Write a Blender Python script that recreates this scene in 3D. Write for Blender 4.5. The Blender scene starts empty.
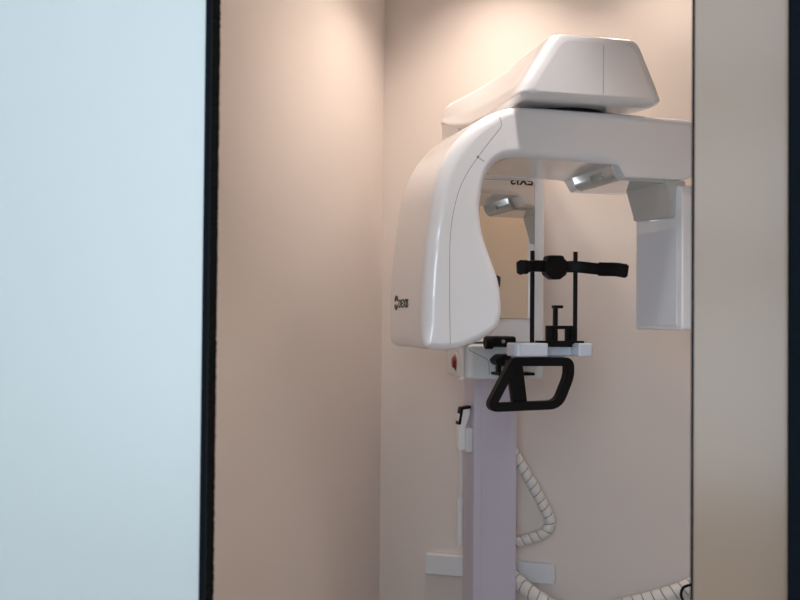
import bpy, bmesh, math
from mathutils import Vector, Matrix

scene = bpy.context.scene
COL = scene.collection
R = math.radians
PI = math.pi

# ------------------------------------------------------------------ materials
def mat(name, color, rough=0.5, metal=0.0, spec=0.5, coat=0.0, coat_rough=0.05, noise=0.0, nscale=40.0,
        bump=0.0, bscale=200.0, emit=None, estr=0.0, stretch=None):
    m = bpy.data.materials.new(name)
    m.use_nodes = True
    nt = m.node_tree
    b = nt.nodes['Principled BSDF']
    b.inputs['Base Color'].default_value = (*color, 1)
    b.inputs['Roughness'].default_value = rough
    b.inputs['Metallic'].default_value = metal
    b.inputs['Specular IOR Level'].default_value = spec
    b.inputs['Coat Weight'].default_value = coat
    b.inputs['Coat Roughness'].default_value = coat_rough
    if emit:
        b.inputs['Emission Color'].default_value = (*emit, 1)
        b.inputs['Emission Strength'].default_value = estr
    tc = nt.nodes.new('ShaderNodeTexCoord')
    src = tc.outputs['Object']
    if stretch:
        mp = nt.nodes.new('ShaderNodeMapping')
        mp.inputs['Scale'].default_value = stretch
        nt.links.new(src, mp.inputs['Vector'])
        src = mp.outputs['Vector']
    if noise > 0:
        n = nt.nodes.new('ShaderNodeTexNoise')
        n.inputs['Scale'].default_value = nscale
        n.inputs['Detail'].default_value = 4
        mx = nt.nodes.new('ShaderNodeMixRGB')
        mx.inputs['Color1'].default_value = (*[c * (1 - noise) for c in color], 1)
        mx.inputs['Color2'].default_value = (*[min(1, c * (1 + noise)) for c in color], 1)
        nt.links.new(src, n.inputs['Vector'])
        nt.links.new(n.outputs['Fac'], mx.inputs['Fac'])
        nt.links.new(mx.outputs['Color'], b.inputs['Base Color'])
    if bump > 0:
        n2 = nt.nodes.new('ShaderNodeTexNoise')
        n2.inputs['Scale'].default_value = bscale
        n2.inputs['Detail'].default_value = 3
        bp = nt.nodes.new('ShaderNodeBump')
        bp.inputs['Strength'].default_value = bump
        bp.inputs['Distance'].default_value = 0.002
        nt.links.new(src, n2.inputs['Vector'])
        nt.links.new(n2.outputs['Fac'], bp.inputs['Height'])
        nt.links.new(bp.outputs['Normal'], b.inputs['Normal'])
    return m

M = {}
M['wall'] = mat('wall_paint', (0.77, 0.70, 0.66), 0.6, spec=0.3, noise=0.012, nscale=6, bump=0.05, bscale=260)
M['ceiling'] = mat('ceiling_paint', (0.85, 0.83, 0.80), 0.8, noise=0.01)
M['floor'] = mat('vinyl_floor', (0.22, 0.205, 0.19), 0.45, noise=0.06, nscale=30)
M['corridor'] = mat('corridor_paint', (0.78, 0.78, 0.77), 0.7, noise=0.01)
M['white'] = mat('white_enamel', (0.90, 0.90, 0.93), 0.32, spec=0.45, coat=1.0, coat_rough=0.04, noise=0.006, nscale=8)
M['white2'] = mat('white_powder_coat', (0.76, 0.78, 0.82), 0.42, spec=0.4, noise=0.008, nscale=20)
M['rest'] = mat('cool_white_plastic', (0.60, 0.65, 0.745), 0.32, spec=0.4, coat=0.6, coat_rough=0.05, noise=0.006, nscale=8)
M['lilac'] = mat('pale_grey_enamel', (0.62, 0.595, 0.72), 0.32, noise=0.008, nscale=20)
M['gloss'] = mat('glossy_grey_plastic', (0.55, 0.55, 0.54), 0.10, spec=0.7, coat=0.6, coat_rough=0.04, noise=0.006)
M['panel'] = mat('sensor_panel_grey', (0.76, 0.79, 0.87), 0.4, noise=0.006)
M['black'] = mat('black_plastic', (0.004, 0.004, 0.0045), 0.5, spec=0.18, noise=0.1, nscale=60)
M['rubber'] = mat('black_rubber', (0.003, 0.003, 0.0035), 0.75, spec=0.2, noise=0.1, nscale=60)
M['seam'] = mat('seam_grey', (0.22, 0.20, 0.20), 0.7, noise=0.02)
M['ink'] = mat('dark_ink', (0.02, 0.018, 0.018), 0.5, noise=0.05)
M['mirror'] = mat('mirror_silver', (0.82, 0.80, 0.76), 0.012, metal=1.0, noise=0.004)
M['red'] = mat('red_plastic', (0.26, 0.010, 0.012), 0.35, noise=0.03)
M['collar'] = mat('dark_grey_collar', (0.09, 0.085, 0.08), 0.4, noise=0.03)
M['yellow'] = mat('pale_yellow_label', (0.62, 0.55, 0.36), 0.5, noise=0.02)
M['frost'] = mat('frosted_white_glass', (0.265, 0.272, 0.262), 0.35, spec=0.5, noise=0.006, nscale=3)
M['taupe'] = mat('taupe_back_painted_glass', (0.160, 0.108, 0.076), 0.20, spec=0.22, noise=0.015, nscale=3)
M['frame'] = mat('black_aluminium', (0.004, 0.005, 0.007), 0.7, spec=0.0, noise=0.1)
M['brush'] = mat('black_brush_pile', (0.004, 0.004, 0.004), 0.9, spec=0.1, noise=0.2, nscale=300)
M['wrap'] = mat('white_spiral_wrap', (0.78, 0.75, 0.73), 0.4, noise=0.02, nscale=60)
M['cable'] = mat('grey_cable', (0.33, 0.31, 0.31), 0.6, noise=0.05)
M['steel'] = mat('galvanised_steel', (0.55, 0.55, 0.56), 0.35, metal=0.9, noise=0.04)
M['lens'] = mat('laser_window', (0.30, 0.34, 0.34), 0.06, spec=0.8, coat=0.8, noise=0.01)

# ------------------------------------------------------------------ helpers
def link(o, parent=None):
    COL.objects.link(o)
    if parent:
        o.parent = parent
    return o

def mesh_obj(name, bm, m, parent=None, smooth=35, bevel=0.0, seg=3, angle=35, weighted=False):
    bmesh.ops.recalc_face_normals(bm, faces=bm.faces[:])
    me = bpy.data.meshes.new(name)
    bm.to_mesh(me)
    bm.free()
    me.materials.append(m)
    for p in me.polygons:
        p.use_smooth = len(p.vertices) <= 20       # flat end caps
    o = bpy.data.objects.new(name, me)
    link(o, parent)
    if bevel > 0:
        md = o.modifiers.new('Bevel', 'BEVEL')
        md.width = bevel
        md.segments = seg
        md.limit_method = 'ANGLE'
        md.angle_limit = R(angle)
        md.harden_normals = False
    me.set_sharp_from_angle(angle=R(smooth)) if bevel == 0 else None
    if bevel > 0 or weighted:
        w = o.modifiers.new('Normals', 'WEIGHTED_NORMAL')
        w.keep_sharp = False
        w.weight = 80
    return o

def tag(o, label, cat, group=None):
    o['label'] = label
    o['category'] = cat
    if group:
        o['group'] = group
    return o

def structure(o):
    o['kind'] = 'structure'
    return o

def empty(name, loc, rz=0.0):
    o = bpy.data.objects.new(name, None)
    o.empty_display_size = 0.1
    COL.objects.link(o)
    o.location = loc
    o.rotation_euler = (0, 0, rz)
    return o

# machine frame: u to the right, v out from the column towards the patient, z up
HEAD_REST = False       # the patient rest is laid out on its own, then set at its reach from the column
def L(u, v, z):
    if HEAD_REST:
        u, v, z = u * 0.978 - 0.0265, v + 0.075, 1.5 + (z - 1.5) * 0.978
    return Vector((u, -v, z))

def add_box(bm, u0, u1, v0, v1, z0, z1):
    vs = [bm.verts.new(L(u, v, z)) for z in (z0, z1) for v in (v0, v1) for u in (u0, u1)]
    for f in ((0, 1, 3, 2), (4, 5, 7, 6), (0, 1, 5, 4), (2, 3, 7, 6), (0, 2, 6, 4), (1, 3, 7, 5)):
        bm.faces.new([vs[i] for i in f])
    return bm

def box(u0, u1, v0, v1, z0, z1):
    return add_box(bmesh.new(), u0, u1, v0, v1, z0, z1)

def add_prism(bm, prof, v0, v1, axis='v'):
    """prof is a closed outline; axis 'v': (u,z), 'u': (v,z), 'z': (u,v)"""
    def P(a, b, c):
        if axis == 'v':
            return L(a, c, b)
        if axis == 'u':
            return L(c, a, b)
        return L(a, b, c)
    A = [bm.verts.new(P(a, b, v0)) for a, b in prof]
    B = [bm.verts.new(P(a, b, v1)) for a, b in prof]
    n = len(prof)
    bm.faces.new(A)
    bm.faces.new(B)
    for i in range(n):
        bm.faces.new((A[i], A[(i + 1) % n], B[(i + 1) % n], B[i]))
    return bm

def prism(prof, v0, v1, axis='v'):
    return add_prism(bmesh.new(), prof, v0, v1, axis)

def rounded_prism(prof, v0, v1, rf, rb, axis='v', n=7):
    """extrude a closed outline with rounded rims; rf and rb give the rim radius at each outline point"""
    prof = [Vector((p[0], p[1])) for p in prof]
    m = len(prof)
    area2 = sum(prof[i].x * prof[(i + 1) % m].y - prof[(i + 1) % m].x * prof[i].y for i in range(m))
    sg = 1 if area2 > 0 else -1
    nrm = []
    for i in range(m):
        t = (prof[(i + 1) % m] - prof[i - 1]).normalized()
        nrm.append(Vector((-t.y, t.x)) * sg)         # points inwards
    # a rim may not be wider than the outline's own corner radius
    lim = []
    for i in range(m):
        a, b, c = prof[i - 1], prof[i], prof[(i + 1) % m]
        turn = ((b - a).x * (c - b).y - (b - a).y * (c - b).x) * sg
        la, lb = (b - a).length, (c - b).length
        ang = math.asin(max(-1, min(1, turn / max(1e-12, la * lb))))
        lim.append(0.75 * min(la, lb) / ang if ang > 0.02 else 1.0)
    def smooth(r):
        r = [r(p) if callable(r) else r for p in prof]
        for _ in range(6):
            r = [(r[i - 1] + r[i] * 2 + r[(i + 1) % m]) / 4 for i in range(m)]
        r = [min(a, b) for a, b in zip(r, lim)]
        for _ in range(2 * m):          # let the radius grow away from a tight corner only gently
            r = [min(r[i], r[i - 1] + 0.8 * (prof[i] - prof[i - 1]).length, r[(i + 1) % m] + 0.8 * (prof[i] - prof[(i + 1) % m]).length) for i in range(m)]
        return r
    rf, rb = smooth(rf), smooth(rb)
    bm = bmesh.new()
    rings = []
    for k in range(n + 1):
        a = PI / 2 * k / n
        rings.append([(p + nn * r * (1 - math.sin(a)), v0 + r * (1 - math.cos(a))) for p, nn, r in zip(prof, nrm, rb)])
    for k in range(n + 1):
        a = PI / 2 * (1 - k / n)
        rings.append([(p + nn * r * (1 - math.sin(a)), v1 - r * (1 - math.cos(a))) for p, nn, r in zip(prof, nrm, rf)])
    def P(q, c):
        return L(q.x, c, q.y) if axis == 'v' else (L(c, q.x, q.y) if axis == 'u' else L(q.x, q.y, c))
    V = [[bm.verts.new(P(q, c)) for q, c in ring] for ring in rings]
    for i in range(len(V) - 1):
        for k in range(m):
            bm.faces.new((V[i][k], V[i][(k + 1) % m], V[i + 1][(k + 1) % m], V[i + 1][k]))
    bm.faces.new(V[0])
    bm.faces.new(V[-1])
    return bm

def spline(pts, n=6, closed=False):
    """Catmull-Rom through the points"""
    pts = [Vector(p) for p in pts]
    out = []
    m = len(pts)
    for i in range(m if closed else m - 1):
        if closed:
            p0, p1, p2, p3 = pts[i - 1], pts[i], pts[(i + 1) % m], pts[(i + 2) % m]
        else:
            p1, p2 = pts[i], pts[i + 1]
            p0 = pts[i - 1] if i > 0 else p1 * 2 - p2
            p3 = pts[i + 2] if i + 2 < m else p2 * 2 - p1
        for k in range(n):
            t = k / n
            out.append(0.5 * ((2 * p1) + (p2 - p0) * t + (2 * p0 - 5 * p1 + 4 * p2 - p3) * t * t
                              + (3 * p1 - p0 - 3 * p2 + p3) * t ** 3))
    if not closed:
        out.append(pts[-1])
    return out

def frames(path):
    n = len(path)
    T = []
    for i in range(n):
        a = path[max(i - 1, 0)]
        b = path[min(i + 1, n - 1)]
        T.append((b - a).normalized())
    up = Vector((0, 0, 1)) if abs(T[0].z) < 0.9 else Vector((1, 0, 0))
    N = (up - T[0] * up.dot(T[0])).normalized()
    res = []
    for t in T:
        N = (N - t * N.dot(t)).normalized()
        res.append((N.copy(), t.cross(N)))
    return res

def add_tube(bm, path, r, sides=12, caps=True):
    fr = frames(path)
    n = len(path)
    rad = r if callable(r) else (lambda t: r)
    rings = []
    for i, (p, (a, b)) in enumerate(zip(path, fr)):
        rr = rad(i / max(1, n - 1))
        rings.append([bm.verts.new(p + (a * math.cos(2 * PI * k / sides) + b * math.sin(2 * PI * k / sides)) * rr)
                      for k in range(sides)])
    for i in range(n - 1):
        for k in range(sides):
            bm.faces.new((rings[i][k], rings[i][(k + 1) % sides], rings[i + 1][(k + 1) % sides], rings[i + 1][k]))
    if caps:
        bm.faces.new(rings[0])
        bm.faces.new(rings[-1])
    return bm

def tube(path, r, sides=12):
    return add_tube(bmesh.new(), path, r, sides)

def sweep(path, prof):
    """sweep a closed cross-section prof [(a,b)] along path"""
    bm = bmesh.new()
    fr = frames(path)
    rings = [[bm.verts.new(p + A * a + B * b) for a, b in prof] for p, (A, B) in zip(path, fr)]
    m = len(prof)
    for i in range(len(path) - 1):
        for k in range(m):
            bm.faces.new((rings[i][k], rings[i][(k + 1) % m], rings[i + 1][(k + 1) % m], rings[i + 1][k]))
    bm.faces.new(rings[0])
    bm.faces.new(rings[-1])
    return bm

def loop_sweep(path, half_w, v0, v1):
    """flat bar of width 2*half_w following a closed loop in the u-z plane, from v0 to v1"""
    bm = bmesh.new()
    n = len(path)
    rings = []
    for i in range(n):
        a, b = path[i - 1], path[(i + 1) % n]
        t = (b - a).normalized()
        nrm = Vector((-t.y, t.x))
        p = path[i]
        o, q = p + nrm * half_w, p - nrm * half_w
        rings.append([bm.verts.new(L(o.x, v0, o.y)), bm.verts.new(L(o.x, v1, o.y)),
                      bm.verts.new(L(q.x, v1, q.y)), bm.verts.new(L(q.x, v0, q.y))])
    for i in range(n):
        A, B = rings[i], rings[(i + 1) % n]
        for k in range(4):
            bm.faces.new((A[k], A[(k + 1) % 4], B[(k + 1) % 4], B[k]))
    return bm

def add_lathe(bm, prof, origin, axis, sides=24):
    """prof [(r,h)] revolved about axis through origin"""
    ax = Vector(axis).normalized()
    t = Vector((0, 0, 1)) if abs(ax.z) < 0.9 else Vector((1, 0, 0))
    a = ax.cross(t).normalized()
    b = ax.cross(a)
    rings = []
    for r, h in prof:
        rings.append([bm.verts.new(Vector(origin) + ax * h + (a * math.cos(2 * PI * k / sides) + b * math.sin(2 * PI * k / sides)) * max(r, 1e-5))
                      for k in range(sides)])
    for i in range(len(prof) - 1):
        for k in range(sides):
            bm.faces.new((rings[i][k], rings[i][(k + 1) % sides], rings[i + 1][(k + 1) % sides], rings[i + 1][k]))
    bm.faces.new(rings[0])
    bm.faces.new(rings[-1])
    return bm

def lathe(prof, origin, axis, sides=24):
    return add_lathe(bmesh.new(), prof, origin, axis, sides)

def round_rect(x0, x1, y0, y1, r, n=5):
    out = []
    for cx, cy, a0 in ((x1 - r, y1 - r, 0), (x0 + r, y1 - r, 90), (x0 + r, y0 + r, 180), (x1 - r, y0 + r, 270)):
        for k in range(n + 1):
            a = R(a0 + 90 * k / n)
            out.append((cx + r * math.cos(a), cy + r * math.sin(a)))
    return out

def round_poly(pts, r, n=5):
    """round the corners of a closed polygon"""
    pts = [Vector(p) for p in pts]
    out = []
    m = len(pts)
    for i in range(m):
        p0, p1, p2 = pts[i - 1], pts[i], pts[(i + 1) % m]
        rr = r[i] if isinstance(r, (list, tuple)) else r
        a = p1 + (p0 - p1).normalized() * rr
        b = p1 + (p2 - p1).normalized() * rr
        for k in range(n + 1):
            t = k / n
            out.append(a * (1 - t) ** 2 + p1 * 2 * t * (1 - t) + b * t * t)
    return out

def lettering(name, text, size, m, parent, matrix, depth=0.0006, offset=0.0, spacing=1.0):
    cu = bpy.data.curves.new(name, 'FONT')
    cu.body = text
    cu.size = size
    cu.extrude = depth
    cu.offset = offset
    cu.space_character = spacing
    tmp = bpy.data.objects.new(name, cu)
    COL.objects.link(tmp)
    bpy.context.view_layer.update()
    me = bpy.data.meshes.new_from_object(tmp.evaluated_get(bpy.context.evaluated_depsgraph_get()))
    bpy.data.objects.remove(tmp)
    me.materials.clear()
    me.materials.append(m)
    o = bpy.data.objects.new(name, me)
    link(o, parent)
    o.matrix_local = matrix
    return o

# ------------------------------------------------------------------ the room
# room frame: corner where left wall meets back wall; a runs along the back wall, b towards the doorway
RY = R(-18.0)
K = Vector((-0.069, 4.033, 0.0))
EA = Vector((math.cos(RY), math.sin(RY), 0))
EB = Vector((math.sin(RY), -math.cos(RY), 0))
HC = 3.06       # ceiling
BP = 2.58       # doorway plane
AW = 2.15       # room width
A0, A1 = -1.6, 3.2
BC = 5.0        # far side of the corridor

def Q(a, b, z=0.0):
    return K + EA * a + EB * b + Vector((0, 0, z))

def add_rbox(bm, a0, a1, b0, b1, z0, z1):
    vs = [bm.verts.new(Q(a, b, z)) for z in (z0, z1) for b in (b0, b1) for a in (a0, a1)]
    for f in ((0, 1, 3, 2), (4, 5, 7, 6), (0, 1, 5, 4), (2, 3, 7, 6), (0, 2, 6, 4), (1, 3, 7, 5)):
        bm.faces.new([vs[i] for i in f])
    return bm

def rbox(*a):
    return add_rbox(bmesh.new(), *a)

structure(mesh_obj('floor', rbox(A0 - .1, A1 + .1, -0.1, BC + 0.1, -0.1, 0.0), M['floor']))
structure(mesh_obj('ceiling', rbox(A0 - .1, A1 + .1, -0.1, BC + 0.1, HC, HC + 0.1), M['ceiling']))
structure(mesh_obj('wall_back', rbox(-0.1, AW + 0.1, -0.1, 0.0, 0.0, HC), M['wall']))
structure(mesh_obj('wall_left', rbox(-0.1, 0.0, 0.0, BP, 0.0, HC), M['wall']))
structure(mesh_obj('wall_right', rbox(AW, AW + 0.1, 0.0, BP, 0.0, HC), M['wall']))

# glazed partition with the doorway gap; the unseen header above is set low to dim the machine's upper arms
GA0, GA1 = 0.700, 1.2605         # the gap
structure(mesh_obj('wall_front', rbox(A0, A1, BP, BP + 0.10, 2.00, HC), M['corridor']))
structure(mesh_obj('wall_front_left', rbox(A0, -0.55, BP, BP + 0.10, 0.0, 2.00), M['corridor']))
structure(mesh_obj('wall_front_right', rbox(2.2, A1, BP, BP + 0.10, 0.0, 2.00), M['corridor']))
structure(mesh_obj('wall_corridor_left', rbox(A0 - 0.1, A0, BP, BC, 0.0, HC), M['corridor']))
structure(mesh_obj('wall_corridor_right', rbox(A1, A1 + 0.1, BP, BC, 0.0, HC), M['corridor']))

# corridor wall behind the viewer with a broad window divided by horizontal rails
WA0, WA1, WZ0, WZ1 = -1.1, 1.9, 0.85, 2.95
bm = bmesh.new()
add_rbox(bm, A0, A1, BC, BC + 0.1, 0.0, WZ0)
add_rbox(bm, A0, A1, BC, BC + 0.1, WZ1, HC)
add_rbox(bm, A0, WA0, BC, BC + 0.1, WZ0, WZ1)
add_rbox(bm, WA1, A1, BC, BC + 0.1, WZ0, WZ1)
structure(mesh_obj('wall_corridor_back', bm, M['corridor']))
win = structure(empty('window_1', Q((WA0 + WA1) / 2, BC + 0.05, WZ0), RY))
bm = bmesh.new()
wh = (WA1 - WA0) / 2
def wbox(x0, x1, y0, y1, z0, z1):
    return add_box(bm, x0, x1, -y1, -y0, z0, z1)
for z in (0.0, 0.78, 1.34, 2.00):
    wbox(-wh, wh, -0.03, 0.03, z, z + 0.10)
for x in (-wh, -0.5, 0.5, wh - 0.06):
    wbox(x, x + 0.06, -0.03, 0.03, 0.0, WZ1 - WZ0)
mesh_obj('window_frame', bm, M['frame'], win)

# left: white frosted sliding door leaf with a brush seal down its leading edge
DA0 = -0.54
door = structure(empty('door_1', Q(DA0, BP - 0.030, 0), RY))
W = GA0 - DA0
dz = 1.985
mesh_obj('glass_panel', add_box(bmesh.new(), 0.0, W - 0.0105, 0.110, 0.122, 0.02, dz), M['frost'], door, bevel=0.001)
mesh_obj('edge_profile', add_box(bmesh.new(), W - 0.0105, W - 0.004, 0.105, 0.127, 0.01, dz + 0.01), M['frame'], door, bevel=0.001)
bm = bmesh.new()
# ragged bristle line
import random
random.seed(4)
zz, prev = 0.01, None
N = 900
front, back = [], []
for i in range(N + 1):
    z = 0.01 + (dz - 0.01) * i / N
    d = 0.0012 * random.random()
    front.append((z, d))
for side in (0, 1):
    vv = (0.106, 0.126)[side]
    for i in range(N):
        za, da = front[i]
        zb, db = front[i + 1]
        bm.faces.new([bm.verts.new(L(W - 0.0045, vv, za)), bm.verts.new(L(W - 0.0015 + da, vv, za)),
                      bm.verts.new(L(W - 0.0015 + db, vv, zb)), bm.verts.new(L(W - 0.0045, vv, zb))])
for i in range(N):
    za, da = front[i]
    zb, db = front[i + 1]
    bm.faces.new([bm.verts.new(L(W - 0.0015 + da, 0.106, za)), bm.verts.new(L(W - 0.0015 + da, 0.126, za)),
                  bm.verts.new(L(W - 0.0015 + db, 0.126, zb)), bm.verts.new(L(W - 0.0015 + db, 0.106, zb))])
mesh_obj('brush_seal', bm, M['brush'], door)

# right: taupe fixed glass panel with a thin black edge and a black upright
win2 = structure(empty('window_2', Q(GA1, BP + 0.05, 0), RY))
PW = 0.0985
mesh_obj('glass_panel', add_box(bmesh.new(), 0.0025, PW, -0.006, 0.006, 0.02, 1.998), M['taupe'], win2, bevel=0.0008)
mesh_obj('edge_strip', add_box(bmesh.new(), 0.0, 0.0028, -0.007, 0.007, 0.02, 1.998), M['frame'], win2)
structure(mesh_obj('trim_1', rbox(GA1 + PW, GA1 + PW + 0.05, BP + 0.01, BP + 0.085, 0.0, 2.00), M['frame'], bevel=0.002))
structure(mesh_obj('wall_front_panel', rbox(GA1 + PW + 0.05, 2.2, BP + 0.03, BP + 0.07, 0.0, 2.00), M['corridor']))

# ------------------------------------------------------------------ the x-ray machine
TH = R(14.5)
MO = Vector((0.287, 3.750, 0.0))
mach = empty('dental_xray_machine', MO, TH)
tag(mach, 'white panoramic dental x-ray machine standing on a column in front of the beige back wall', 'x-ray machine')

# column
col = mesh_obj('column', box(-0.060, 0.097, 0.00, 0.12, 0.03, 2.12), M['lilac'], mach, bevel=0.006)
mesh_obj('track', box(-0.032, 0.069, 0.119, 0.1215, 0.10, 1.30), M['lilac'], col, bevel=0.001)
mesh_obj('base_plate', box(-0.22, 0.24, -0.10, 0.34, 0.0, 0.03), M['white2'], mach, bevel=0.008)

# carriage that rides on the column and carries the mirror
car = mesh_obj('carriage', prism(round_rect(-0.137, 0.137, 0.10, 0.285, 0.035), 1.43, 2.13, 'z'), M['white'], mach, bevel=0.006)
mesh_obj('mirror', prism(round_rect(-0.105, 0.088, 1.508, 1.965, 0.016), 0.285, 0.2925), M['mirror'], mach, bevel=0.0)
bm = bmesh.new()
mo = round_rect(-0.1065, 0.0895, 1.5065, 1.9665, 0.017)
add_prism(bm, mo, 0.2855, 0.2905)
mesh_obj('mirror_rim', bm, M['seam'], bpy.data.objects['mirror'])

# overhead arm: lofted sections from the column out over the rotating unit
secs = [  # v, half width at crease, half width at top, z bottom, z crease, z top
    (-0.03, 0.140, 0.128, 2.196, 2.216, 2.254), (0.00, 0.144, 0.134, 2.194, 2.216, 2.270), (0.10, 0.140, 0.122, 2.160, 2.206, 2.274),
    (0.30, 0.140, 0.104, 2.122, 2.188, 2.277), (0.50, 0.156, 0.098, 2.108, 2.170, 2.280), (0.70, 0.178, 0.102, 2.100, 2.155, 2.284),
    (0.84, 0.195, 0.110, 2.099, 2.146, 2.284), (0.895, 0.199, 0.113, 2.098, 2.143, 2.284), (0.922, 0.196, 0.111, 2.100, 2.142, 2.280),
    (0.936, 0.186, 0.104, 2.106, 2.141, 2.272), (0.942, 0.164, 0.090, 2.117, 2.140, 2.256)]
asamp = spline([Vector((s[0], s[1], s[2])) for s in secs], 4)
bsamp = spline([Vector((s[3], s[4], s[5])) for s in secs], 4)
bm = bmesh.new()
rings = []
for p, q in zip(asamp, bsamp):
    v, wc, wt, z0, zc, z1 = p.x, p.y, p.z, q.x, q.y, q.z
    k = min(1.0, (zc - z0) / 0.045)
    prof = round_poly([(-wc + 0.010 * k, z0), (-wc - 0.012 * k, z0 + 0.3 * (zc - z0)), (-wc, zc), (-wt, z1), (wt + 0.022, z1), (wc, zc), (wc + 0.012 * k, z0 + 0.3 * (zc - z0)), (wc - 0.010 * k, z0)],
                      [0.004, 0.007, 0.008, 0.026, 0.026, 0.008, 0.007, 0.004], 4)
    rings.append([bm.verts.new(L(x.x, v, x.y)) for x in prof])
n = len(rings[0])
for i in range(len(rings) - 1):
    for k in range(n):
        bm.faces.new((rings[i][k], rings[i][(k + 1) % n], rings[i + 1][(k + 1) % n], rings[i + 1][k]))
bm.faces.new(rings[0])
bm.faces.new(rings[-1])
over = mesh_obj('overhead_arm', bm, M['white'], mach, smooth=60, weighted=True)
mesh_obj('arm_mount', box(-0.139, 0.139, -0.035, 0.16, 1.95, 2.200), M['white'], mach, bevel=0.006)
mesh_obj('pivot_housing', lathe([(0.115, 0.0), (0.125, 0.004), (0.125, 0.030)], L(0.0, 0.72, 2.080), (0, 0, 1), 40), M['black'], mach)
mesh_obj('front_seam', tube([L(0.026, 0.9420, 2.118), L(0.026, 0.9420, 2.252)], 0.0006, 6), M['seam'], over)

# rotating C arm: tube head on the left, beam across, sensor on the right
outer = [(-0.410, 1.420), (-0.438, 1.424), (-0.452, 1.440), (-0.4555, 1.485), (-0.454, 1.590), (-0.443, 1.723), (-0.425, 1.855),
         (-0.391, 1.946), (-0.340, 2.012), (-0.285, 2.055), (-0.225, 2.080), (-0.154, 2.088)]
top = [(0.10, 2.087), (0.25, 2.084), (0.32, 2.083)]
rend = [(0.366, 2.070), (0.374, 2.04), (0.373, 1.99), (0.362, 1.950), (0.340, 1.920), (0.305, 1.907)]
inner = [(0.22, 1.906), (0.145, 1.906), (0.128, 1.910), (0.112, 1.934), (0.100, 1.941), (0.03, 1.944), (-0.09, 1.948), (-0.175, 1.950),
         (-0.220, 1.946), (-0.250, 1.933), (-0.273, 1.907), (-0.286, 1.875), (-0.294, 1.829), (-0.296, 1.796), (-0.291, 1.750), (-0.280, 1.710),
         (-0.263, 1.666), (-0.243, 1.615), (-0.233, 1.562), (-0.232, 1.515), (-0.245, 1.479), (-0.285, 1.451), (-0.331, 1.432), (-0.365, 1.422)]
prof = spline(outer + top + rend + inner, 4, True)
def rim(p):
    if p.x < -0.30 and p.y < 1.46:
        return 0.022
    if p.x < -0.36:
        return 0.038
    if p.x < -0.25 and p.y > 1.98:
        return 0.036
    if p.x > 0.09 and p.y < 1.95:
        return 0.007
    return 0.024
AV0, AV1 = 0.485, 0.872
arm = mesh_obj('rotating_arm', rounded_prism(prof, AV0, AV1, rim, lambda p: min(0.022, rim(p))), M['white'], mach, smooth=60, weighted=True)
seam = spline([(-0.382, 1.436), (-0.385, 1.581), (-0.384, 1.729), (-0.367, 1.829), (-0.341, 1.892), (-0.308, 1.942), (-0.274, 1.987),
               (-0.246, 2.022), (-0.242, 2.038), (-0.247, 2.056)], 5)
mesh_obj('casing_seam', tube([L(p.x, AV1 + 0.0001, p.y) for p in seam], 0.00065, 6), M['seam'], arm)
mesh_obj('casing_seam', tube([L(p[0], AV1 + d, p[1]) for p, d in [((-0.308, 1.942), 0.0001), ((-0.292, 1.932), 0.0001), ((-0.272, 1.922), -0.006)]], 0.0008, 6), M['seam'], arm)
mesh_obj('cover_screw', lathe([(0.0035, -0.001), (0.0035, 0.0012)], L(-0.308, AV1, 1.942), (0, -1, 0), 12), M['seam'], arm)

# maker's mark on the outer side of the tube head (side faces -u)
def side_matrix(u, v, z):
    # text x runs towards +v (local -y), text up = z, text normal = -u
    # (the mark is set in broad letters)
    return Matrix(((0, 0, -1, u), (-1.22, 0, 0, -v), (0, 1.04, 0, z), (0, 0, 0, 1)))
lettering('maker_lettering', 'DEXIS', 0.0320, M['ink'], arm, side_matrix(-0.4558, 0.600, 1.536), offset=0.0008, spacing=1.06)
bm = bmesh.new()
iv, iz, ir = 0.572, 1.550, 0.0220
for a0, a1 in ((20, 160), (200, 340)):
    pr = []
    for k in range(17):
        a = R(a0 + (a1 - a0) * k / 16)
        pr.append((iv + ir * math.cos(a), iz + ir * math.sin(a)))
    for k in range(16, -1, -1):
        a = R(a0 + (a1 - a0) * k / 16)
        pr.append((iv + ir * 0.45 * math.cos(a), iz + ir * 0.45 * math.sin(a)))
    add_prism(bm, pr, -0.4564, -0.4535, 'u')
mesh_obj('maker_emblem', bm, M['ink'], arm)
# the same word on the rear of the beam, facing the mirror
rear = Matrix(((-1, 0, 0, 0.192), (0, 0, 1, -(AV0 - 0.0004)), (0, 1, 0, 1.979), (0, 0, 0, 1)))
lettering('maker_lettering', 'DEXIS', 0.041, M['ink'], arm, rear, offset=0.0013, spacing=1.1)

# sensor carriage slab under the beam
slab_prof = round_poly([(0.096, 1.944), (0.106, 1.912), (0.122, 1.900), (0.305, 1.898), (0.305, 1.944)], [0.004, 0.012, 0.006, 0.006, 0.004])
slab = mesh_obj('sensor_carriage', rounded_prism(slab_prof, 0.575, 0.846, 0.004, 0.004), M['gloss'], mach, smooth=50, weighted=True)
mesh_obj('laser_window', prism(round_rect(0.70, 0.78, 1.914, 1.930, 0.004), 0.1000, 0.1080, 'u'), M['lens'], slab)

# curved neck from the carriage down to the sensor head
neck_prof = round_poly([(0.632, 1.906), (0.632, 1.806), (0.848, 1.798), (0.856, 1.906)], [0.004, 0.014, 0.016, 0.004], 6)
bm = rounded_prism(neck_prof, 0.275, 0.335, 0.001, 0.012, 'u')
for vert in bm.verts:               # it leans out towards the top and turns a little to the front
    v, z = -vert.co.y, vert.co.z
    vert.co.x += (v - 0.70) * 0.07 - max(0.0, z - 1.835) ** 2 * 5.0
neck = mesh_obj('sensor_neck', bm, M['gloss'], mach, smooth=60, weighted=True)

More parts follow.
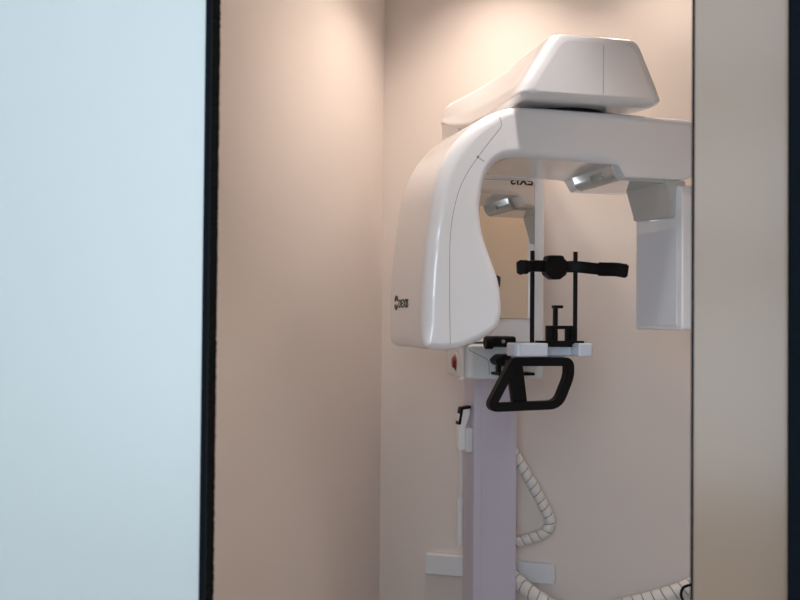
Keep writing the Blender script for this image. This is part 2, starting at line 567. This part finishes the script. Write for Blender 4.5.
# flat sensor head
sens = mesh_obj('sensor_head', rounded_prism(round_poly([(0.606, 1.477), (0.886, 1.477), (0.886, 1.893), (0.606, 1.893)], [0.010, 0.012, 0.040, 0.02], 6), 0.297, 0.372, 0.009, 0.006, 'u'), M['white'], mach, smooth=60, weighted=True)
mesh_obj('sensor_panel', prism(round_rect(0.622, 0.858, 1.490, 1.770, 0.006), 0.2945, 0.299, 'u'), M['panel'], sens, bevel=0.0015)

# lower shelf on the carriage
lower_plan = round_poly([(-0.155, 0.10), (-0.204, 0.39), (-0.190, 0.43), (0.060, 0.43), (0.082, 0.40), (0.120, 0.10)],
                        [0.01, 0.03, 0.03, 0.02, 0.02, 0.01])
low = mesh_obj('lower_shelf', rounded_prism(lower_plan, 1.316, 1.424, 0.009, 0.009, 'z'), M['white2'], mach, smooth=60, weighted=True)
sp = [(-0.185, 1.412), (-0.175, 1.404), (-0.125, 1.380), (-0.117, 1.372), (-0.116, 1.329)]
mesh_obj('cover_seam', tube([L(p[0], 0.4302, p[1]) for p in sp], 0.0009, 6), M['seam'], low)

# emergency stop on the shelf's left side
SC, SN = L(-0.1905, 0.330, 1.366), Vector((-0.987, 0.16, 0))
stop = mesh_obj('emergency_stop', lathe([(0.030, -0.004), (0.031, 0.002), (0.029, 0.005), (0.017, 0.006), (0.016, 0.014)], SC, SN), M['yellow'], low)
mesh_obj('stop_button', lathe([(0.012, 0.006), (0.018, 0.007), (0.0195, 0.011), (0.0175, 0.015), (0.010, 0.017), (0.0, 0.0175)], SC, SN), M['red'], stop)
mesh_obj('stop_collar', lathe([(0.025, 0.004), (0.025, 0.0085), (0.018, 0.009)], SC, SN, 32), M['collar'], stop)

HEAD_REST = True
# chin rest table: U shaped white table on a black bracket
tv0, tv1 = 0.60, 0.68
tp = round_poly([(-0.128, tv1), (-0.026, tv1), (-0.026, tv1 - 0.055), (0.070, tv1 - 0.055), (0.070, tv1), (0.118, tv1), (0.118, tv0), (-0.128, tv0)],
                [0.018, 0.006, 0.008, 0.008, 0.006, 0.012, 0.012, 0.012])
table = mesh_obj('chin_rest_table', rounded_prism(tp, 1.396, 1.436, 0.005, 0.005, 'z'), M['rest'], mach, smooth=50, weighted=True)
mesh_obj('table_bracket', prism(round_poly([(-0.04, 0.33), (-0.04, 0.61), (0.06, 0.61), (0.06, 0.33)], 0.01), 1.376, 1.396, 'z'), M['white2'], mach, bevel=0.003)
HEAD_REST = False
# clamp block and knob left of the table
clamp = mesh_obj('height_clamp', box(-0.118, -0.040, 0.40, 0.47, 1.418, 1.452), M['black'], mach, bevel=0.008)
mesh_obj('clamp_knob', lathe([(0.018, 0), (0.021, 0.004), (0.021, 0.022), (0.017, 0.026)], L(-0.112, 0.45, 1.432), (-1, 0, 0), 14), M['black'], clamp)
mesh_obj('clamp_screw', lathe([(0.006, 0), (0.006, 0.004)], L(-0.085, 0.47, 1.436), (0, -1, 0), 12), M['steel'], clamp)
under = mesh_obj('lower_clamp', prism([(p.x, p.y) for p in round_poly([(-0.118, 1.378), (-0.098, 1.396), (-0.050, 1.396), (-0.045, 1.372), (-0.066, 1.358), (-0.108, 1.362)], 0.008)], 0.43, 0.49), M['black'], mach, bevel=0.003)
mesh_obj('clamp_foot', box(-0.110, 0.010, 0.425, 0.50, 1.331, 1.340), M['black'], under, bevel=0.002)
mesh_obj('clamp_post', box(-0.106, -0.094, 0.46, 0.48, 1.336, 1.366), M['black'], under)

HEAD_REST = True
# patient handle: rounded black loop below the table, with an inner strut
hp = round_poly([Vector((-0.116, 1.380)), Vector((0.059, 1.380)), Vector((0.060, 1.338)), Vector((0.024, 1.2520)), Vector((-0.189, 1.2460))], [0.014, 0.016, 0.02, 0.03, 0.022], 5)
handle = mesh_obj('patient_handle', loop_sweep(hp, 0.0128, 0.615, 0.645), M['black'], mach, bevel=0.005, seg=3)
mesh_obj('handle_strut', prism([(-0.132, 1.384), (-0.084, 1.384), (-0.066, 1.250), (-0.112, 1.250)], 0.600, 0.624), M['black'], handle, bevel=0.004)

# bite block holder
bb = mesh_obj('bite_block_holder', loop_sweep([Vector(p) for p in ((-0.002, 1.436), (0.068, 1.436), (0.068, 1.482), (-0.002, 1.482))], 0.0062, 0.612, 0.640), M['black'], mach, bevel=0.002)
mesh_obj('bite_post', box(0.013, 0.025, 0.618, 0.632, 1.430, 1.545), M['black'], bb, bevel=0.002)
mesh_obj('bite_tip', box(0.010, 0.040, 0.616, 0.636, 1.539, 1.548), M['black'], bb, bevel=0.002)
mesh_obj('holder_plate', box(-0.008, 0.014, 0.612, 0.630, 1.432, 1.487), M['black'], bb, bevel=0.002)
mesh_obj('holder_plate', box(0.054, 0.075, 0.612, 0.630, 1.432, 1.487), M['black'], bb, bevel=0.002)
mesh_obj('holder_base', box(-0.040, 0.105, 0.610, 0.644, 1.432, 1.442), M['black'], bb, bevel=0.002)
mesh_obj('holder_base', box(-0.005, 0.062, 0.618, 0.652, 1.424, 1.442), M['black'], bb, bevel=0.002)

# temple support: two rods, hub, two arms with pads
RV = 0.605
for u in (-0.047, 0.092):
    mesh_obj('support_rod', tube([L(u, RV, 1.425), L(u, RV, 1.711)], 0.0066, 12), M['black'], mach)
HZ, HU = 1.664, 0.024
hub = mesh_obj('temple_hub', lathe([(0.020, -0.03), (0.033, -0.028), (0.037, -0.02), (0.037, 0.016), (0.030, 0.022), (0.0, 0.023)], L(HU, RV, HZ - 0.002), (0, -1, 0), 10), M['black'], mach)
mesh_obj('hub_cap', prism(round_rect(HU - 0.029, HU + 0.027, HZ + 0.010, HZ + 0.034, 0.01), RV - 0.02, RV + 0.014), M['black'], hub, bevel=0.003)
for s in (-1, 1):
    dz = -0.001 if s > 0 else 0.000
    path = spline([L(HU + s * 0.008, RV, HZ), L(HU + s * 0.068, RV + 0.010, HZ + 0.001), L(HU + s * 0.120, RV + 0.060, HZ - 0.006 + dz),
                   L(HU + s * (0.150 if s > 0 else 0.156), RV + 0.108, HZ - 0.009 + dz), L(HU + s * (0.163 if s > 0 else 0.174), RV + 0.148, HZ - 0.013 + dz * 3)], 6)
    ta = mesh_obj('temple_arm', sweep(path, round_rect(-0.017, 0.017, -0.005, 0.005, 0.004, 3)), M['black'], mach)
    mesh_obj('temple_pad', sweep(path[-13:], [(a, b + s * 0.006) for a, b in round_rect(-0.020, 0.020, -0.006, 0.006, 0.005, 3)]), M['rubber'], ta)

HEAD_REST = False
# holder for the exposure switch on the column's left side
hold = mesh_obj('switch_holder', box(-0.084, -0.059, 0.055, 0.105, 1.045, 1.130), M['white2'], mach, bevel=0.005)

# ------------------------------------------------------------------ exposure switch hanging in its holder
sw = empty('exposure_switch', MO, TH)
tag(sw, 'white hand-held exposure switch with black top hanging on the left side of the column', 'switch')
mesh_obj('handset', prism([(p.x, p.y) for p in round_poly([(-0.108, 1.052), (-0.108, 1.165), (-0.098, 1.195), (-0.066, 1.200), (-0.068, 1.172), (-0.084, 1.130), (-0.084, 1.052)], [.006, .006, .006, .004, .006, .006, .006])], 0.065, 0.095), M['white'], sw, bevel=0.005)
mesh_obj('push_button', prism([(p.x, p.y) for p in round_poly([(-0.110, 1.140), (-0.100, 1.200), (-0.064, 1.206), (-0.064, 1.196), (-0.092, 1.192), (-0.100, 1.140)], 0.003)], 0.063, 0.097), M['black'], sw, bevel=0.002)
cpath = spline([L(-0.096, 0.080, 1.056), L(-0.093, 0.080, 0.97), L(-0.094, 0.080, 0.89), L(-0.095, 0.080, 0.745)], 6)
mesh_obj('cord', tube(cpath, 0.0050, 10), M['white2'], sw)
mesh_obj('cord_sleeve', tube([L(-0.0965, 0.080, 0.886), L(-0.0965, 0.080, 0.722)], 0.0105, 12), M['white2'], sw)

# ------------------------------------------------------------------ wall bracket
wb = empty('wall_bracket', Q(0.433, 0.0, 0.0), RY)
tag(wb, 'white horizontal steel bracket fixed low on the back wall behind the column', 'bracket')
mesh_obj('bracket_plate', box(-0.242, 0.242, 0.002, 0.034, 0.553, 0.626), M['white2'], wb, bevel=0.003)
for x in (-0.060, 0.085):
    mesh_obj('bolt', lathe([(0.006, 0), (0.006, 0.003), (0.003, 0.005)], (x, -0.034, 0.590), (0, -1, 0), 8), M['steel'], wb)

# ------------------------------------------------------------------ spiral wrapped cables
def wrapped(name, pts, r, label, group=None, pitch=0.030, fill=0.90, seed=1):
    rnd = random.Random(seed)
    path = spline(pts, 24)
    t = tag(empty(name, path[0]), label, 'cable', group)
    inv = path[0]
    path = [p - inv for p in path]
    mesh_obj('cable_core', tube(path, r * 0.86, 14), M['cable'], t)
    # resample by length, then wind the strip
    d = [0.0]
    for a, b in zip(path, path[1:]):
        d.append(d[-1] + (b - a).length)
    tot = d[-1]
    fr = frames(path)
    def at(s):
        s = min(max(s, 0), tot)
        i = 0
        lo, hi = 0, len(d) - 1
        while hi - lo > 1:
            mid = (lo + hi) // 2
            if d[mid] <= s: lo = mid
            else: hi = mid
        k = (s - d[lo]) / max(1e-9, d[hi] - d[lo])
        return path[lo].lerp(path[hi], k), fr[lo][0].lerp(fr[hi][0], k).normalized(), fr[lo][1].lerp(fr[hi][1], k).normalized()
    bm = bmesh.new()
    steps = int(tot / pitch * 20)
    prev = None
    w = pitch * fill
    for i in range(steps + 1):
        s = tot * i / steps
        ang = 2 * PI * s / pitch
        row = []
        for ds, rr in ((-w / 2, r * 0.94), (-w / 2 + 0.002, r), (w / 2 - 0.002, r), (w / 2, r * 0.94)):
            p, a, b = at(s + ds)
            row.append(bm.verts.new(p + (a * math.cos(ang) + b * math.sin(ang)) * rr))
        if prev:
            for k in range(3):
                bm.faces.new((prev[k], prev[k + 1], row[k + 1], row[k]))
        prev = row
    mesh_obj('spiral_wrap', bm, M['wrap'], t)
    return t

def MW(u, v, z):        # machine frame -> world
    return MO + Matrix.Rotation(TH, 3, 'Z') @ L(u, v, z)

wrapped('wrapped_cable', [MW(0.060, -0.035, 1.125), MW(0.120, -0.010, 1.045), MW(0.172, 0.02, 0.950), MW(0.228, 0.03, 0.850), MW(0.256, 0.035, 0.785),
                          MW(0.240, 0.03, 0.742), MW(0.187, 0.005, 0.716), MW(0.120, -0.025, 0.693), MW(0.050, -0.040, 0.680)], 0.0205,
        'white spiral-wrapped cable bulging out from the right side of the column above the bracket', 'spiral-wrapped cables')
wrapped('wrapped_cable', [MW(0.060, -0.035, 0.640), MW(0.118, 0.035, 0.588), MW(0.165, 0.11, 0.545), MW(0.249, 0.17, 0.497), MW(0.40, 0.19, 0.473), Q(0.90, 0.10, 0.505), Q(0.983, 0.10, 0.536),
                          Q(1.07, 0.10, 0.567), Q(1.156, 0.09, 0.606), Q(1.30, 0.08, 0.700), Q(1.42, 0.07, 0.820)], 0.027,
        'white spiral-wrapped cable sagging along the bottom from the column to the right', 'spiral-wrapped cables', pitch=0.034, seed=2)
curl = [Q(1.30, 0.16, 0.66), Q(1.20, 0.15, 0.632), Q(1.150, 0.14, 0.618), Q(1.128, 0.135, 0.605), Q(1.122, 0.135, 0.580), Q(1.134, 0.14, 0.560), Q(1.155, 0.145, 0.555), Q(1.25, 0.15, 0.50)]
tag(mesh_obj('signal_cable', tube(spline(curl, 8), 0.0045, 8), M['black']),
    'thin black cable curled in front of the sagging white cable at the doorway edge', 'cable')

# ------------------------------------------------------------------ lights
def spot(a, b, power, size, blend, color, radius=0.03, tilt=(0, 0), z=HC - 0.01):
    li = bpy.data.lights.new('downlight_or_fill', 'SPOT')
    li.energy = power
    li.spot_size = R(size)
    li.spot_blend = blend
    li.color = color
    li.shadow_soft_size = radius
    o = bpy.data.objects.new('downlight_or_fill', li)
    COL.objects.link(o)
    o.location = Q(a, b, z)
    o.rotation_euler = (R(tilt[0]), R(tilt[1]), RY)
    return o

WARM = (1.0, 0.84, 0.71)
spot(0.42, 0.66, 40, 116, 0.8, WARM, 0.08)
spot(0.48, 0.34, 46, 108, 0.7, WARM, 0.08)
spot(1.10, 0.28, 27, 104, 0.7, WARM, 0.08)
spot(1.90, 1.50, 80, 72, 0.6, (1.0, 0.68, 0.38), 0.08)
spot(0.36, 1.20, 13, 100, 0.8, WARM, 0.08)  # added fill, brightens the left wall nearer the doorway
spot(0.82, 1.36, 62, 66, 0.6, (1.0, 0.93, 0.88), 0.07)
spot(1.30, 2.10, 27, 100, 0.8, (1.0, 0.90, 0.82), 0.10)  # added neutral fill for the front faces of the machine
spot(1.45, 3.10, 26, 120, 0.8, (1.0, 0.90, 0.80), 0.08)  # added corridor lamp out of view, lifts the tops of both glass panels

def area(name, a, b, z, sx, sy, power, color, toward):
    li = bpy.data.lights.new(name, 'AREA')
    li.shape = 'RECTANGLE'
    li.size, li.size_y = sx, sy
    li.energy = power
    li.color = color
    o = bpy.data.objects.new(name, li)
    COL.objects.link(o)
    o.location = Q(a, b, z)
    d = toward.normalized()
    o.rotation_euler = d.to_track_quat('-Z', 'Y').to_euler()
    return o
area('window_daylight', (WA0 + WA1) / 2, BC + 0.09, (WZ0 + WZ1) / 2, WA1 - WA0, WZ1 - WZ0, 185, (0.72, 0.87, 1.0), -EB)

wld = bpy.data.worlds.new('World')
scene.world = wld
wld.use_nodes = True
wld.node_tree.nodes['Background'].inputs['Color'].default_value = (0.75, 0.85, 1.0, 1)
wld.node_tree.nodes['Background'].inputs['Strength'].default_value = 0.6

# ------------------------------------------------------------------ camera
cd = bpy.data.cameras.new('camera')
cam = bpy.data.objects.new('camera', cd)
COL.objects.link(cam)
cd.sensor_width = 36
cd.lens = 1050 / 800 * 36
cd.clip_start = 0.05
cd.dof.use_dof = True
cd.dof.focus_distance = 3.0
cd.dof.aperture_fstop = 9.0
cam.matrix_world = Matrix.Translation((0, 0, 1.5)) @ Matrix.Rotation(R(91.09), 4, 'X') @ Matrix.Rotation(R(0.5), 4, 'Z')
scene.camera = cam

vs = scene.view_settings
vs.view_transform = 'Standard'
vs.look = 'None'
vs.gamma = 1
vs.use_curve_mapping = False
vs.exposure = 0.0
